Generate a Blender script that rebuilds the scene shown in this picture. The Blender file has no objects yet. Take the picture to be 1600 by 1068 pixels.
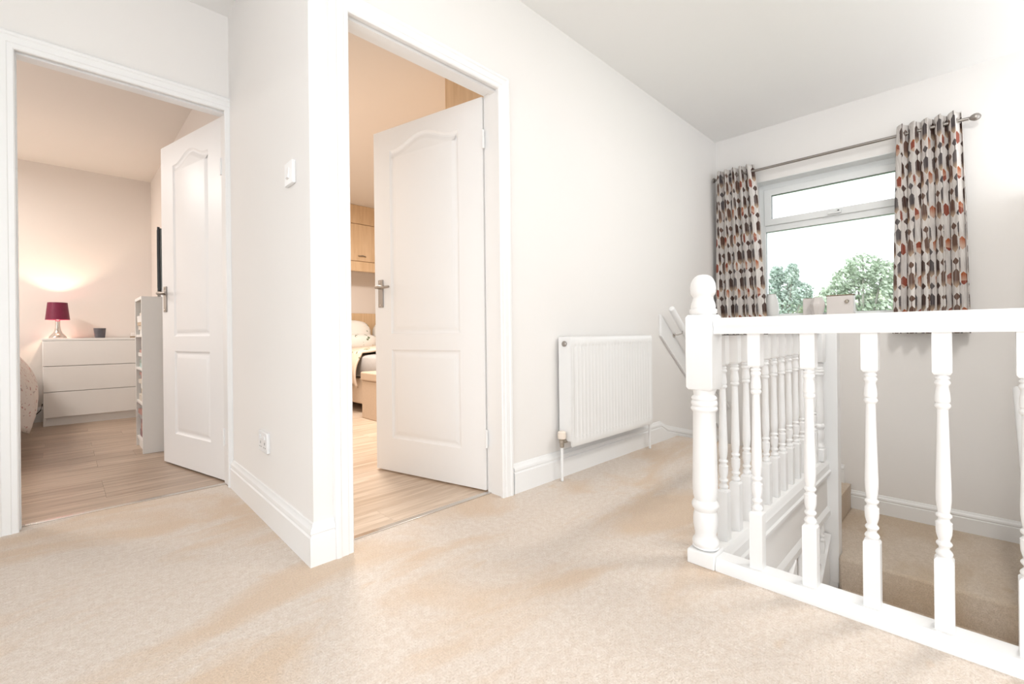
import bpy, bmesh, math, random
from mathutils import Vector, Matrix
random.seed(7)
S = bpy.context.scene
COL = S.collection
PI = math.pi

# ------------------------------------------------------------------ camera
cam_d = bpy.data.cameras.new('camera')
cam = bpy.data.objects.new('camera', cam_d); COL.objects.link(cam)
cam_d.sensor_width = 36.0; cam_d.sensor_fit = 'HORIZONTAL'
cam_d.lens = 710.49 / 1600 * 36
cam_d.shift_y = -12 / 1600.0
cam_d.clip_start = 0.02
ax = Vector((0.7110, -0.7031, -0.0113)).normalized()
az = Vector((-0.7031, -0.7110, 0.0)).normalized()
ay = az.cross(ax).normalized(); ax = ay.cross(az).normalized()
cam.matrix_world = Matrix(((ax.x, ay.x, az.x, 0), (ax.y, ay.y, az.y, 0), (ax.z, ay.z, az.z, 0.79), (0, 0, 0, 1)))
S.camera = cam

# ------------------------------------------------------------------ sky, light, exposure
W = bpy.data.worlds.new('overcast_sky'); S.world = W; W.use_nodes = True
bgn = W.node_tree.nodes['Background']
bgn.inputs[0].default_value = (0.925, 0.965, 1.0, 1); bgn.inputs[1].default_value = 1.6
S.view_settings.view_transform = 'Standard'; S.view_settings.look = 'None'
S.view_settings.exposure = 0.93; S.view_settings.gamma = 1.0
S.view_settings.use_curve_mapping = False
def area(name, loc, size, power, col, rot=(0, 0, 0)):
    l = bpy.data.lights.new(name, 'AREA'); l.shape = 'RECTANGLE'; l.size, l.size_y = size
    l.energy = power; l.color = col
    o = bpy.data.objects.new(name, l); COL.objects.link(o); o.location = loc; o.rotation_euler = rot
    return o
area('stair_fill_light', (2.5, -0.26, 2.47), (0.6, 0.2), 12, (1.0, 0.97, 0.93))  # unseen area light added to brighten the stairs and landing strip
area('bedroom_fill_light', (-1.3, 5.0, 2.40), (0.6, 0.6), 26, (1.0, 0.95, 0.90))  # added fill for the room, no fitting modelled
area('bedroom_window_light', (-2.5, 4.2, 1.4), (1.6, 1.2), 6, (0.95, 0.97, 1.0), (0, -PI / 2, 0))
area('second_bedroom_fill_light', (1.75, 3.7, 2.40), (0.5, 0.5), 40, (1.0, 0.93, 0.86))  # unseen fill added for the warm tungsten tone in this room

# ------------------------------------------------------------------ materials
def srgb(r, g, b):
    f = lambda c: (c / 12.92 if c <= .04045 else ((c + .055) / 1.055) ** 2.4)
    return (f(r / 255), f(g / 255), f(b / 255), 1)
class NT:
    def __init__(s, name):
        s.m = bpy.data.materials.new(name); s.m.use_nodes = True; s.t = s.m.node_tree
        s.b = s.t.nodes['Principled BSDF']
    def n(s, typ, **kw):
        x = s.t.nodes.new(typ)
        for k, v in kw.items(): setattr(x, k, v)
        return x
    def put(s, sock, v):
        if isinstance(v, bpy.types.NodeSocket): s.t.links.new(v, sock)
        else: sock.default_value = v
    def math(s, op, a, b=0.0, c=0.0):
        x = s.n('ShaderNodeMath', operation=op); s.put(x.inputs[0], a); s.put(x.inputs[1], b); s.put(x.inputs[2], c)
        return x.outputs[0]
    def mix(s, f, a, b, typ='MIX'):
        x = s.n('ShaderNodeMix', data_type='RGBA', blend_type=typ)
        s.put(x.inputs[0], f); s.put(x.inputs[6], a); s.put(x.inputs[7], b); return x.outputs[2]
    def noise(s, vec, scale, detail=3, rough=.5, dist=0.0):
        x = s.n('ShaderNodeTexNoise'); s.put(x.inputs['Vector'], vec); x.inputs['Scale'].default_value = scale
        x.inputs['Detail'].default_value = detail; x.inputs['Roughness'].default_value = rough; x.inputs['Distortion'].default_value = dist
        return x.outputs[0]
    def ramp(s, v, lo, hi):
        x = s.n('ShaderNodeMapRange'); s.put(x.inputs[0], v); x.inputs[1].default_value = lo; x.inputs[2].default_value = hi
        return x.outputs[0]
    def mapping(s, vec, scale, rot=(0, 0, 0)):
        x = s.n('ShaderNodeMapping'); s.put(x.inputs[0], vec); x.inputs['Scale'].default_value = scale; x.inputs['Rotation'].default_value = rot
        return x.outputs[0]
    def bump(s, h, strength, dist=.002):
        x = s.n('ShaderNodeBump'); s.put(x.inputs['Height'], h); x.inputs['Strength'].default_value = strength; x.inputs['Distance'].default_value = dist
        s.t.links.new(x.outputs[0], s.b.inputs['Normal'])
    def pos(s): return s.n('ShaderNodeNewGeometry').outputs['Position']
    def objco(s): return s.n('ShaderNodeTexCoord').outputs['Object']
    def rnd(s): return s.n('ShaderNodeObjectInfo').outputs['Random']
def plain(name, c, rough=.5, metal=0.0, spec=.5, var=.03, scale=6, bump=0):
    k = NT(name); f = k.noise(k.objco(), scale, 3)
    k.put(k.b.inputs['Base Color'], k.mix(f, tuple(x * (1 - var) for x in c[:3]) + (1,), tuple(min(1, x * (1 + var)) for x in c[:3]) + (1,)))
    k.b.inputs['Roughness'].default_value = rough; k.b.inputs['Metallic'].default_value = metal
    k.b.inputs['Specular IOR Level'].default_value = spec
    if bump: k.bump(k.noise(k.objco(), 220, 2), bump, .001)
    return k.m
M = {}
M['wall'] = plain('wall_paint', (.85, .825, .80, 1), .85, spec=.2, var=.012, scale=2, bump=.12)
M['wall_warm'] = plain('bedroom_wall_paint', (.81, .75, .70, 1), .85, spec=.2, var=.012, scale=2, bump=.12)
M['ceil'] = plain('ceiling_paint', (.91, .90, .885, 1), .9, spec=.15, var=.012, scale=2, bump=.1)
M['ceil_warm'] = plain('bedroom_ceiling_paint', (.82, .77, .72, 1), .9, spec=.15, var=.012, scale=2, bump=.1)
M['gloss'] = plain('white_gloss_paint', (.88, .878, .872, 1), .32, spec=.45, var=.01, scale=8)
M['satin'] = plain('white_door_paint', (.87, .865, .86, 1), .4, spec=.4, var=.01, scale=8)
M['plastic'] = plain('white_plastic', (.86, .86, .86, 1), .35, var=.01)
M['rad'] = plain('radiator_enamel', (.87, .865, .855, 1), .35, var=.01)
M['upvc'] = plain('window_plastic', (.86, .875, .87, 1), .35, var=.01)
M['steel'] = plain('brushed_steel', (.36, .335, .31, 1), .34, 1.0, var=.06, scale=30)
M['chrome'] = plain('chrome', (.66, .62, .58, 1), .2, 1.0, var=.03)
M['brass'] = plain('dull_brass_fitting', (.45, .40, .34, 1), .4, 1.0, var=.06)
M['cream_plastic'] = plain('cream_plastic', (.86, .76, .66, 1), .45, var=.02)
M['black'] = plain('black_plastic', (.015, .015, .017, 1), .3, var=.1)
M['screen'] = plain('dark_screen', (.02, .022, .025, 1), .12, var=.05)
M['furn'] = plain('white_laminate', (.84, .82, .79, 1), .5, var=.015)
M['ceramic'] = plain('pale_ceramic', (.80, .75, .72, 1), .5, var=.03, scale=12)
M['ceramic_w'] = plain('white_ceramic', (.85, .85, .83, 1), .4, var=.02, scale=12)
M['rimbrown'] = plain('earth_brown', (.35, .25, .16, 1), .7, var=.1)
M['ottoman'] = plain('beige_woven_fabric', (.60, .48, .37, 1), .9, spec=.1, var=.08, scale=60, bump=.5)
M['greyfab'] = plain('grey_fabric', (.45, .43, .42, 1), .9, spec=.1, var=.08, scale=60, bump=.4)
M['candle'] = plain('smoked_glass', (.10, .095, .11, 1), .15, var=.2, scale=20)
M['bark'] = plain('bark', (.30, .29, .25, 1), .9, var=.3, scale=20)
M['lawn'] = plain('lawn_grass', (.16, .24, .12, 1), .95, var=.3, scale=3)
M['subfloor'] = plain('brown_underlay', (.22, .16, .11, 1), .9)
# bulb lit lampshade
k = NT('burgundy_lampshade'); wv = k.noise(k.mapping(k.objco(), (90, 90, 6)), 4, 3)
k.put(k.b.inputs['Base Color'], k.mix(wv, (.10, .004, .022, 1), (.24, .012, .06, 1)))
k.b.inputs['Roughness'].default_value = .45; M['shade'] = k.m
k = NT('warm_bulb'); k.b.inputs['Emission Color'].default_value = (1, .75, .5, 1); k.b.inputs['Emission Strength'].default_value = 8; M['bulb'] = k.m
# carpet
def carpet(name, a, b, dark, amt):
    k = NT(name); p = k.pos()
    fine = k.noise(p, 190, 2, .7); mid = k.noise(p, 48, 4, .7)
    big = k.noise(k.mapping(p, (1.0, 2.1, 1), (0, 0, .35)), 1.25, 4, .55, .6)
    c = k.mix(k.ramp(mid, .36, .64), a, b)
    c = k.mix(k.math('MULTIPLY', k.ramp(big, .48, .60), amt), c, dark)
    spots = k.noise(k.mapping(p, (3.2, 7, 3), (0, 0, .2)), 1.6, 2, .5)
    c = k.mix(k.math('MULTIPLY', k.ramp(spots, .66, .74), .45), c, dark)
    g = k.ramp(fine, .25, .75)
    c = k.mix(k.math('MULTIPLY', k.math('SUBTRACT', 1.0, g), .5), c, tuple(x * .55 for x in dark[:3]) + (1,))
    k.put(k.b.inputs['Base Color'], c); k.b.inputs['Roughness'].default_value = 1.0
    k.b.inputs['Specular IOR Level'].default_value = .05
    k.b.inputs['Sheen Weight'].default_value = .15; k.b.inputs['Sheen Roughness'].default_value = .6
    k.bump(k.math('ADD', fine, k.math('MULTIPLY', mid, .6)), .75, .006)
    return k.m
M['carpet'] = carpet('beige_carpet', (.80, .69, .60, 1), (.91, .825, .75, 1), (.79, .595, .43, 1), .75)
M['stair_carpet'] = carpet('beige_stair_carpet', (.74, .625, .51, 1), (.83, .72, .61, 1), (.62, .46, .30, 1), .5)
# laminate
def wood(name, lo, hi, stretch=(1.2, 16, 16), rough=.32):
    k = NT(name); r = k.rnd()
    off = k.n('ShaderNodeVectorMath', operation='ADD'); k.put(off.inputs[0], k.objco())
    cx = k.n('ShaderNodeCombineXYZ'); k.put(cx.inputs[0], k.math('MULTIPLY', r, 40.0)); k.put(cx.inputs[1], k.math('MULTIPLY', r, 17.0))
    k.put(off.inputs[1], cx.outputs[0])
    g = k.noise(k.mapping(off.outputs[0], stretch), 1.7, 6, .6, .6)
    f = k.math('ADD', k.math('MULTIPLY', k.ramp(g, .36, .66), .7), k.math('MULTIPLY', r, .3))
    k.put(k.b.inputs['Base Color'], k.mix(f, lo, hi)); k.b.inputs['Roughness'].default_value = rough
    k.bump(g, .08, .001); return k.m
M['oak'] = wood('oak_laminate', (.29, .20, .14, 1), (.56, .43, .33, 1))
M['oak2'] = wood('pale_oak_laminate', (.47, .34, .235, 1), (.78, .65, .53, 1))
M['maple'] = wood('maple_laminate', (.66, .46, .27, 1), (.80, .60, .40, 1), (16, 16, 1.2), .4)
# floral bedding
def floral(name, base, c1, c2, scale):
    k = NT(name); p = k.objco()
    v = k.n('ShaderNodeTexVoronoi'); k.put(v.inputs['Vector'], k.mix(.08, p, k.n('ShaderNodeTexNoise').outputs[1])); v.inputs['Scale'].default_value = scale
    n = k.noise(p, scale * 2.2, 3)
    f1 = k.math('MULTIPLY', k.math('LESS_THAN', v.outputs['Distance'], .40), k.math('GREATER_THAN', n, .57))
    f2 = k.math('GREATER_THAN', k.noise(p, scale * 1.3, 4, .6), .64)
    c = k.mix(f1, base, c1); c = k.mix(f2, c, c2)
    k.put(k.b.inputs['Base Color'], c); k.b.inputs['Roughness'].default_value = .9; return k.m
M['floral_pink'] = floral('pink_floral_cotton', (.74, .68, .64, 1), (.52, .30, .28, 1), (.50, .44, .42, 1), 22)
M['floral_green'] = floral('green_floral_cotton', (.88, .86, .82, 1), (.16, .22, .13, 1), (.78, .70, .54, 1), 9)
M['floral_beige'] = floral('beige_floral_cotton', (.70, .58, .47, 1), (.24, .25, .15, 1), (.80, .72, .6, 1), 9)
# leaves, with outdoor haze and overexposure lightened into the colour
def leafmat(name, a, b):
    k = NT(name); r = k.noise(k.objco(), 1.6, 3)
    k.put(k.b.inputs['Base Color'], k.mix(k.ramp(r, .3, .7), a, b)); k.b.inputs['Roughness'].default_value = .6
    return k.m
M['leaf_a'] = leafmat('hazed_tree_leaves', (.44, .52, .40, 1), (.56, .62, .50, 1))
M['leaf_b'] = leafmat('hazed_bush_leaves', (.44, .53, .47, 1), (.56, .63, .56, 1))
M['leaf_c'] = leafmat('hazed_hedge_leaves', (.55, .61, .45, 1), (.64, .69, .54, 1))
# glass
k = NT('window_glass'); tr = k.n('ShaderNodeBsdfTransparent'); gl = k.n('ShaderNodeBsdfGlossy'); gl.inputs['Roughness'].default_value = .02
tr.inputs[0].default_value = (.97, .985, .98, 1)
fr = k.n('ShaderNodeFresnel'); fr.inputs[0].default_value = 1.45
mx = k.n('ShaderNodeMixShader'); k.put(mx.inputs[0], fr.outputs[0]); k.t.links.new(tr.outputs[0], mx.inputs[1]); k.t.links.new(gl.outputs[0], mx.inputs[2])
k.t.links.new(mx.outputs[0], k.t.nodes['Material Output'].inputs[0]); M['glass'] = k.m
# curtain print (uv in metres: u along the cloth, v up)
k = NT('feather_print_curtain'); uv = k.n('ShaderNodeUVMap').outputs[0]
sp = k.n('ShaderNodeSeparateXYZ'); k.put(sp.inputs[0], uv)
w_, p_ = .050, .226
uu = k.math('DIVIDE', sp.outputs[0], w_); ci = k.math('FLOOR', uu)
pu = k.math('ABSOLUTE', k.math('SUBTRACT', k.math('FRACT', uu), .5))
off = k.math('MULTIPLY', k.math('MODULO', ci, 2.0), .35)
pvv = k.math('ADD', k.math('DIVIDE', sp.outputs[1], p_), off)
pv = k.math('FRACT', pvv)
wob = k.math('MULTIPLY', k.math('SUBTRACT', k.noise(uv, 90, 2), .5), .10)
def hexa(a, b, hw, sl):      # pointed bar between a and b
    d = k.math('MINIMUM', k.math('SUBTRACT', pv, a), k.math('SUBTRACT', b, pv))
    lim = k.math('MINIMUM', k.math('MULTIPLY', d, sl), hw)
    return k.math('LESS_THAN', k.math('ADD', pu, wob), lim)
h1 = hexa(.02, .57, .42, 4.0); dia = hexa(.66, .88, .40, 4.2)
stem = k.math('MULTIPLY', k.math('LESS_THAN', pu, .055), k.math('MULTIPLY', k.math('GREATER_THAN', pv, .46), k.math('LESS_THAN', pv, .76)))
rh = hexa(.10, .48, .46, 5.5)
typ = k.math('MODULO', ci, 4.0)
is1 = k.math('COMPARE', typ, 1.0, .1); is3 = k.math('COMPARE', typ, 3.0, .1); is2 = k.math('COMPARE', typ, 2.0, .1)
mottle = k.noise(k.mapping(uv, (60, 9, 1)), 1, 4, .6)
base = k.mix(k.ramp(mottle, .35, .72), (.82, .785, .75, 1), (.58, .53, .50, 1))
grad = k.ramp(pv, .08, .24)
tan = (.50, .36, .25, 1)
dark = k.mix(is2, (.075, .042, .034, 1), (.105, .09, .092, 1)); dark = k.mix(is3, dark, (.15, .085, .062, 1))
rust = k.mix(k.ramp(pv, .2, .4), (.62, .42, .32, 1), (.42, .125, .05, 1))
rust = k.mix(k.math('GREATER_THAN', k.noise(k.mapping(uv, (3, 9, 1)), 1, 0), .54), rust, (.30, .08, .05, 1))
dk = k.mix(grad, tan, dark)
c_dark = k.mix(k.math('MAXIMUM', h1, k.math('MAXIMUM', dia, stem)), base, dk)
c_rust = k.mix(rh, base, rust)
colr = k.mix(is1, c_dark, c_rust)
streak = k.ramp(k.noise(k.mapping(uv, (110, 4, 1)), 1, 3), .45, .75)
k.put(k.b.inputs['Base Color'], k.mix(k.math('MULTIPLY', streak, .22), colr, (.82, .77, .73, 1)))
k.b.inputs['Roughness'].default_value = .9; k.b.inputs['Specular IOR Level'].default_value = .1
M['curtain'] = k.m

# ------------------------------------------------------------------ mesh helpers
class MB:
    def __init__(s): s.v = []; s.f = []; s.uv = None
    def add(s, v, f):
        b = len(s.v); s.v += [tuple(x) for x in v]; s.f += [tuple(i + b for i in q) for q in f]; return s
    def box(s, a, b):
        x0, y0, z0 = a; x1, y1, z1 = b
        return s.add([(x0, y0, z0), (x1, y0, z0), (x1, y1, z0), (x0, y1, z0), (x0, y0, z1), (x1, y0, z1), (x1, y1, z1), (x0, y1, z1)],
                     [(3, 2, 1, 0), (4, 5, 6, 7), (0, 1, 5, 4), (1, 2, 6, 5), (2, 3, 7, 6), (3, 0, 4, 7)])
    def prism(s, pts, z0, z1):        # horizontal polygon, counter-clockwise
        n = len(pts)
        return s.add([(x, y, z0) for x, y in pts] + [(x, y, z1) for x, y in pts],
                     [tuple(range(n - 1, -1, -1)), tuple(range(n, 2 * n))] + [(i, (i + 1) % n, n + (i + 1) % n, n + i) for i in range(n)])
    def sweep(s, prof, path, side, up=Vector((0, 0, 1))):
        """profile points (a, b): a along side vector, b along up; path: list of (point, side, up)"""
        n = len(prof); v = []
        for p, sd, u in path:
            p = Vector(p); sd = Vector(sd); u = Vector(u)
            v += [p + sd * a + u * b for a, b in prof]
        f = []
        for i in range(len(path) - 1):
            for j in range(n):
                f.append((i * n + j, i * n + (j + 1) % n, (i + 1) * n + (j + 1) % n, (i + 1) * n + j))
        f.append(tuple(range(n - 1, -1, -1))); f.append(tuple((len(path) - 1) * n + j for j in range(n)))
        return s.add(v, f)
    def lathe(s, prof, c=(0, 0, 0), seg=24, axis='z'):     # (r, z) from low to high
        v = []; f = []; n = len(prof)
        for r, z in prof:
            for i in range(seg):
                a = 2 * PI * (i + .5) / seg
                if axis == 'z': q = (c[0] + r * math.cos(a), c[1] + r * math.sin(a), c[2] + z)
                elif axis == 'x': q = (c[0] + z, c[1] + r * math.cos(a), c[2] + r * math.sin(a))
                else: q = (c[0] + r * math.sin(a), c[1] + z, c[2] + r * math.cos(a))
                v.append(q)
        for j in range(n - 1):
            for i in range(seg):
                f.append((j * seg + i, j * seg + (i + 1) % seg, (j + 1) * seg + (i + 1) % seg, (j + 1) * seg + i))
        f.append(tuple(range(seg - 1, -1, -1))); f.append(tuple((n - 1) * seg + i for i in range(seg)))
        return s.add(v, f)
    def tube(s, pts, r, seg=12):
        pts = [Vector(p) for p in pts]; v = []; f = []
        for i, p in enumerate(pts):
            d = (pts[min(i + 1, len(pts) - 1)] - pts[max(i - 1, 0)]).normalized()
            a = Vector((0, 0, 1)) if abs(d.z) < .9 else Vector((1, 0, 0))
            u = d.cross(a).normalized(); w = d.cross(u)
            rr = r[i] if isinstance(r, (list, tuple)) else r
            v += [p + (u * math.cos(2 * PI * q / seg) + w * math.sin(2 * PI * q / seg)) * rr for q in range(seg)]
        for i in range(len(pts) - 1):
            for q in range(seg):
                f.append((i * seg + q, i * seg + (q + 1) % seg, (i + 1) * seg + (q + 1) % seg, (i + 1) * seg + q))
        f.append(tuple(range(seg - 1, -1, -1))); f.append(tuple((len(pts) - 1) * seg + q for q in range(seg)))
        return s.add(v, f)
    def build(s, name, mat, parent=None, bevel=0, smooth=True, angle=32, fix=True):
        me = bpy.data.meshes.new(name); me.from_pydata(s.v, [], s.f); me.update()
        if fix:
            bm = bmesh.new(); bm.from_mesh(me); bmesh.ops.recalc_face_normals(bm, faces=bm.faces); bm.to_mesh(me); bm.free()
        if s.uv:
            l = me.uv_layers.new(name='UVMap')
            for lp in me.loops: l.data[lp.index].uv = s.uv[lp.vertex_index]
        if smooth:
            me.polygons.foreach_set('use_smooth', [True] * len(me.polygons)); me.set_sharp_from_angle(angle=math.radians(angle))
        me.materials.append(mat if not isinstance(mat, str) else M[mat])
        o = bpy.data.objects.new(name, me); COL.objects.link(o)
        if parent is not None: o.parent = parent
        if bevel:
            md = o.modifiers.new('bevel', 'BEVEL'); md.width = bevel; md.segments = 2; md.limit_method = 'ANGLE'; md.angle_limit = math.radians(40)
        return o
def tag(o, label, cat, group=None, kind=None):
    o['label'] = label; o['category'] = cat
    if group: o['group'] = group
    if kind: o['kind'] = kind
    return o
def empty(name, loc=(0, 0, 0), rz=0):
    o = bpy.data.objects.new(name, None); COL.objects.link(o); o.location = loc; o.rotation_euler = (0, 0, rz); o.empty_display_size = .1
    return o
def struct(o, label, cat): return tag(o, label, cat, kind='structure')
def box(name, a, b, mat, parent=None, bevel=0): return MB().box(a, b).build(name, mat, parent, bevel, smooth=bool(bevel))
def share(o, parent, loc, name=None):
    c = o.copy(); COL.objects.link(c); c.parent = parent; c.location = loc; return c

# ------------------------------------------------------------------ plan (metres); X right-away, Y left-away
XB, YA, YD = 4.194, 1.61, 2.77         # window wall, long wall, bedroom door wall
ZC, ZG = 2.492, -2.67                  # ceiling, ground floor below
XR, YN = 1.57, 0.65                    # front balustrade line, well-side balustrade line
RIS = .178; ZH = -3 * RIS              # riser, half landing
YS = -.26                              # wall on the far side of the stairwell
XS0, XS1 = .614, .641                  # switch wall, near and far end

# landing floor
fl = MB().prism([(-1.6, -3.2), (XR - .03, -3.2), (XR - .03, YN - .02), (3.34, YN - .02), (3.34, YA), (1.515, YA), (1.515, 1.70), (.745, 1.70), (.745, YA),
                 (XS0, YA), (XS1, YD), (.62, YD), (.62, 2.84), (-.14, 2.84), (-.14, YD), (-1.6, YD)], -.20, 0).build('floor', 'carpet', smooth=False)
struct(fl, 'beige carpeted landing floor in front of the two open doors', 'floor')
# ceilings
struct(MB().prism([(-1.6, -3.2), (XB, -3.2), (XB, YA + .05), (.66, YA + .05), (.66, YD + .05), (-1.6, YD + .05)], ZC, ZC + .1).build('ceiling', 'ceil', smooth=False), 'smooth white ceiling over the landing and stairs', 'ceiling')
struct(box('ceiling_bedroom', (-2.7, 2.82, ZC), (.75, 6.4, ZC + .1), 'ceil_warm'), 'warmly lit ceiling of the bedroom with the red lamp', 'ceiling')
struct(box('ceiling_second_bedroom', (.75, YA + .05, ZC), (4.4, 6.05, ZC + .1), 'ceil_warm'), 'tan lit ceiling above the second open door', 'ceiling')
# long wall with second door
w = MB()
w.box((XS0, YA, ZG), (.735, 1.71, ZC)); w.box((.735, YA, 1.995), (1.525, 1.71, ZC)); w.box((.735, YA, ZG), (1.525, 1.71, -.2)); w.box((1.525, YA, ZG), (XB + .26, 1.71, ZC))
struct(w.build('wall_back', 'wall', smooth=False), 'long pale wall with the radiator and an open door', 'wall')
# switch wall
w = MB().prism([(XS0, YA), (.72, YA + .001), (.75, YD + .05), (XS1, YD + .05)], 0, ZC)
struct(w.build('wall_left', 'wall', smooth=False), 'short pale wall between the doors with switch and socket', 'wall')
# bedroom door wall
w = MB()
w.box((-1.7, YD, 0), (-.15, 2.87, ZC)); w.box((-.15, YD, 2.005), (.632, 2.87, ZC)); w.box((.632, YD, 0), (.70, 2.87, ZC))
struct(w.build('wall_bedroom_door', 'wall', smooth=False), 'pale wall around the leftmost open bedroom door', 'wall')
# window wall
WY0, WY1, WZ0, WZ1 = .10, 1.295, .885, 2.05
w = MB()
w.box((XB, -3.2, ZG), (XB + .25, WY0, ZC)); w.box((XB, WY1, ZG), (XB + .25, YA, ZC)); w.box((XB, WY0, ZG), (XB + .25, WY1, WZ0 - .03)); w.box((XB, WY0, WZ1), (XB + .25, WY1, ZC))
struct(w.build('wall_window', 'wall', smooth=False), 'pale wall with the window above the half landing', 'wall')
w = MB(); w.box((-1.7, -3.2, ZG), (-1.6, -2.6, ZC)); w.box((-1.7, .95, ZG), (-1.6, YD, ZC)); w.box((-1.7, -2.6, 2.4), (-1.6, .95, ZC)); w.box((-1.7, -2.6, ZG), (-1.6, .95, .0))
w.box((.45, -3.3, ZG), (1.9, -3.2, ZC))  # unseen wall pieces and gap added to block and steer daylight
struct(w.build('wall_light_baffle', 'wall', smooth=False), 'unseen baffle wall behind the camera, added to shape daylight', 'wall')
struct(box('wall_right', (XR + .04, YS - .1, ZG), (XB, YS, 1.62), 'wall'), 'pale unseen wall right of the stairwell, cut low for daylight', 'wall')  # unseen wall, top kept below the ceiling so daylight passes over
struct(box('floor_downstairs', (-1.4, -.4, ZG - .1), (XB, YA, ZG), 'stair_carpet'), 'carpeted hall floor at the foot of the stairs', 'floor')
# under-landing wall with fascia below the well-side balustrade
w = MB().box((XR - .03, YN - .035, -.27), (3.25, YN + .02, -.0)); w.box((-1.3, YN - .035, -.30), (XR - .03, YN + .02, -.2))
struct(w.build('wall_well', 'wall', smooth=False), 'beige strip of wall under the landing edge above the lower stairs', 'wall')
# bedroom 1 shell
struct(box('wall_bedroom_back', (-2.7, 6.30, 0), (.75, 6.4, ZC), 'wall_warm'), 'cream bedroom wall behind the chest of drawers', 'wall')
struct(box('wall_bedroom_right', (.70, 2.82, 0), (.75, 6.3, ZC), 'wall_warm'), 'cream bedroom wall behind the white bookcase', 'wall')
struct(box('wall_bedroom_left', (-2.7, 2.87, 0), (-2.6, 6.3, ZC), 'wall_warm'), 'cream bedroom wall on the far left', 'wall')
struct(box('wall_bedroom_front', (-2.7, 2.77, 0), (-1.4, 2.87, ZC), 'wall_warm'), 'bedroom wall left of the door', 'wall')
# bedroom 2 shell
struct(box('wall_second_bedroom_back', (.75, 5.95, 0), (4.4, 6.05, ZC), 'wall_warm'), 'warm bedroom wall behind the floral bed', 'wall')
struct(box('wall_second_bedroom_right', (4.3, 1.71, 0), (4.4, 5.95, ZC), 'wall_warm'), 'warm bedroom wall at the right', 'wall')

# ------------------------------------------------------------------ laminate floors
def laminate(name, x0, x1, y0, y1, mat, label, seed, holes=None):
    base = struct(box(name, (x0, y0, -.15), (x1, y1, -.014), 'subfloor'), label, 'floor')
    rr = random.Random(seed); wdt = .192; lens = (1.25,); cache = {}
    y = y0; row = 0
    while y < y1 - .01:
        wd = min(wdt, y1 - y); x = x0 - rr.choice((0, .3, .55, .8, 1.0))
        while x < x1 - .001:
            a, b = max(x, x0), min(x + 1.25, x1)
            if b - a > .02:
                key = (round(b - a, 3), round(wd, 3))
                if key in cache:
                    o = cache[key].copy(); COL.objects.link(o)
                else:
                    o = box('plank', (0.0004, .0006, -.013), (b - a - .0004, wd - .0006, 0), mat); cache[key] = o
                o.parent = base; o.location = (a, y, 0)
            x += 1.25
        y += wd; row += 1
laminate('floor_bedroom', -2.6, .70, 2.845, 6.30, 'oak', 'oak laminate floor of the bedroom with the red lamp', 3)
laminate('floor_second_bedroom', .752, 4.3, 1.705, 5.95, 'oak2', 'pale oak laminate floor behind the second open door', 5)
# threshold strips
tag(MB().box((-.14, 2.825, -.001), (.62, 2.852, .005)).build('threshold_strip', 'chrome', bevel=.002), 'thin silver threshold strip at the leftmost doorway', 'threshold')
tag(MB().box((.745, 1.688, -.001), (1.515, 1.716, .005)).build('threshold_strip', 'chrome', bevel=.002), 'thin silver threshold strip at the second doorway', 'threshold')

# ------------------------------------------------------------------ skirting and architraves
SK = [(0, 0), (.018, 0), (.018, .098), (.013, .103), (.013, .108), (.017, .113), (.015, .124), (.008, .132), (.005, .142), (0, .145)]
def skirting(name, p0, p1, nrm, label, z=0, sc=1.0, m0=0, m1=0, mat='gloss'):
    """m0/m1: mitre, how much further the face runs than the back at each end"""
    p0 = Vector((*p0, z)); p1 = Vector((*p1, z)); d = (p1 - p0).normalized(); n = Vector((*nrm, 0))
    mb = MB(); pr = [(a * 1.0, b * sc) for a, b in SK]
    mb.sweep(pr, [(p0, n - d * m0, (0, 0, 1)), (p1, n + d * m1, (0, 0, 1))], None)
    return struct(mb.build(name, mat, angle=25), label, 'skirting board')
skd = Vector((XS1 - XS0, YD - YA)).normalized()
skirting('baseboard_left', (XS0, YA), (XS1, YD), (-skd.y, skd.x), 'white skirting board under the light switch wall', m0=1.0)
skirting('baseboard_back_corner', (XS0, YA), (.684, YA), (0, -1), 'short white skirting piece at the wall corner', m0=1.0)
skirting('baseboard_back', (1.584, YA), (3.10, YA), (0, -1), 'white skirting board running under the radiator')
skirting('baseboard_window', (XB, YN + .03), (XB, YS), (-1, 0), 'white skirting board along the half landing wall', z=ZH, sc=.92)
skirting('baseboard_right', (XB, YS), (3.25, YS), (0, 1), 'white skirting board on the right stairwell wall', z=ZH, sc=.92)
skirting('baseboard_bedroom', (-2.6, 6.30), (.70, 6.30), (0, -1), 'white skirting board behind the chest of drawers')
# raking skirting down the first steps on the long wall and stepped piece on the window wall
mb = MB(); pr = [(a, b) for a, b in SK]
mb.sweep(pr, [((3.10, YA, 0), (0, -1, 0), (0, 0, 1)), ((3.20, YA, -.06), (0, -1, 0), (0, 0, 1.1)), ((XB, YA, -.30), (0, -1, 0), (0, 0, 1.1))], None)
struct(mb.build('baseboard_winder', 'gloss', angle=25), 'white skirting sloping down beside the top steps', 'skirting board')
skirting('baseboard_window_upper', (XB, 1.60), (XB, YN + .035), (-1, 0), 'white skirting above the winding steps under the curtain', z=-2 * RIS, sc=.92)

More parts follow.
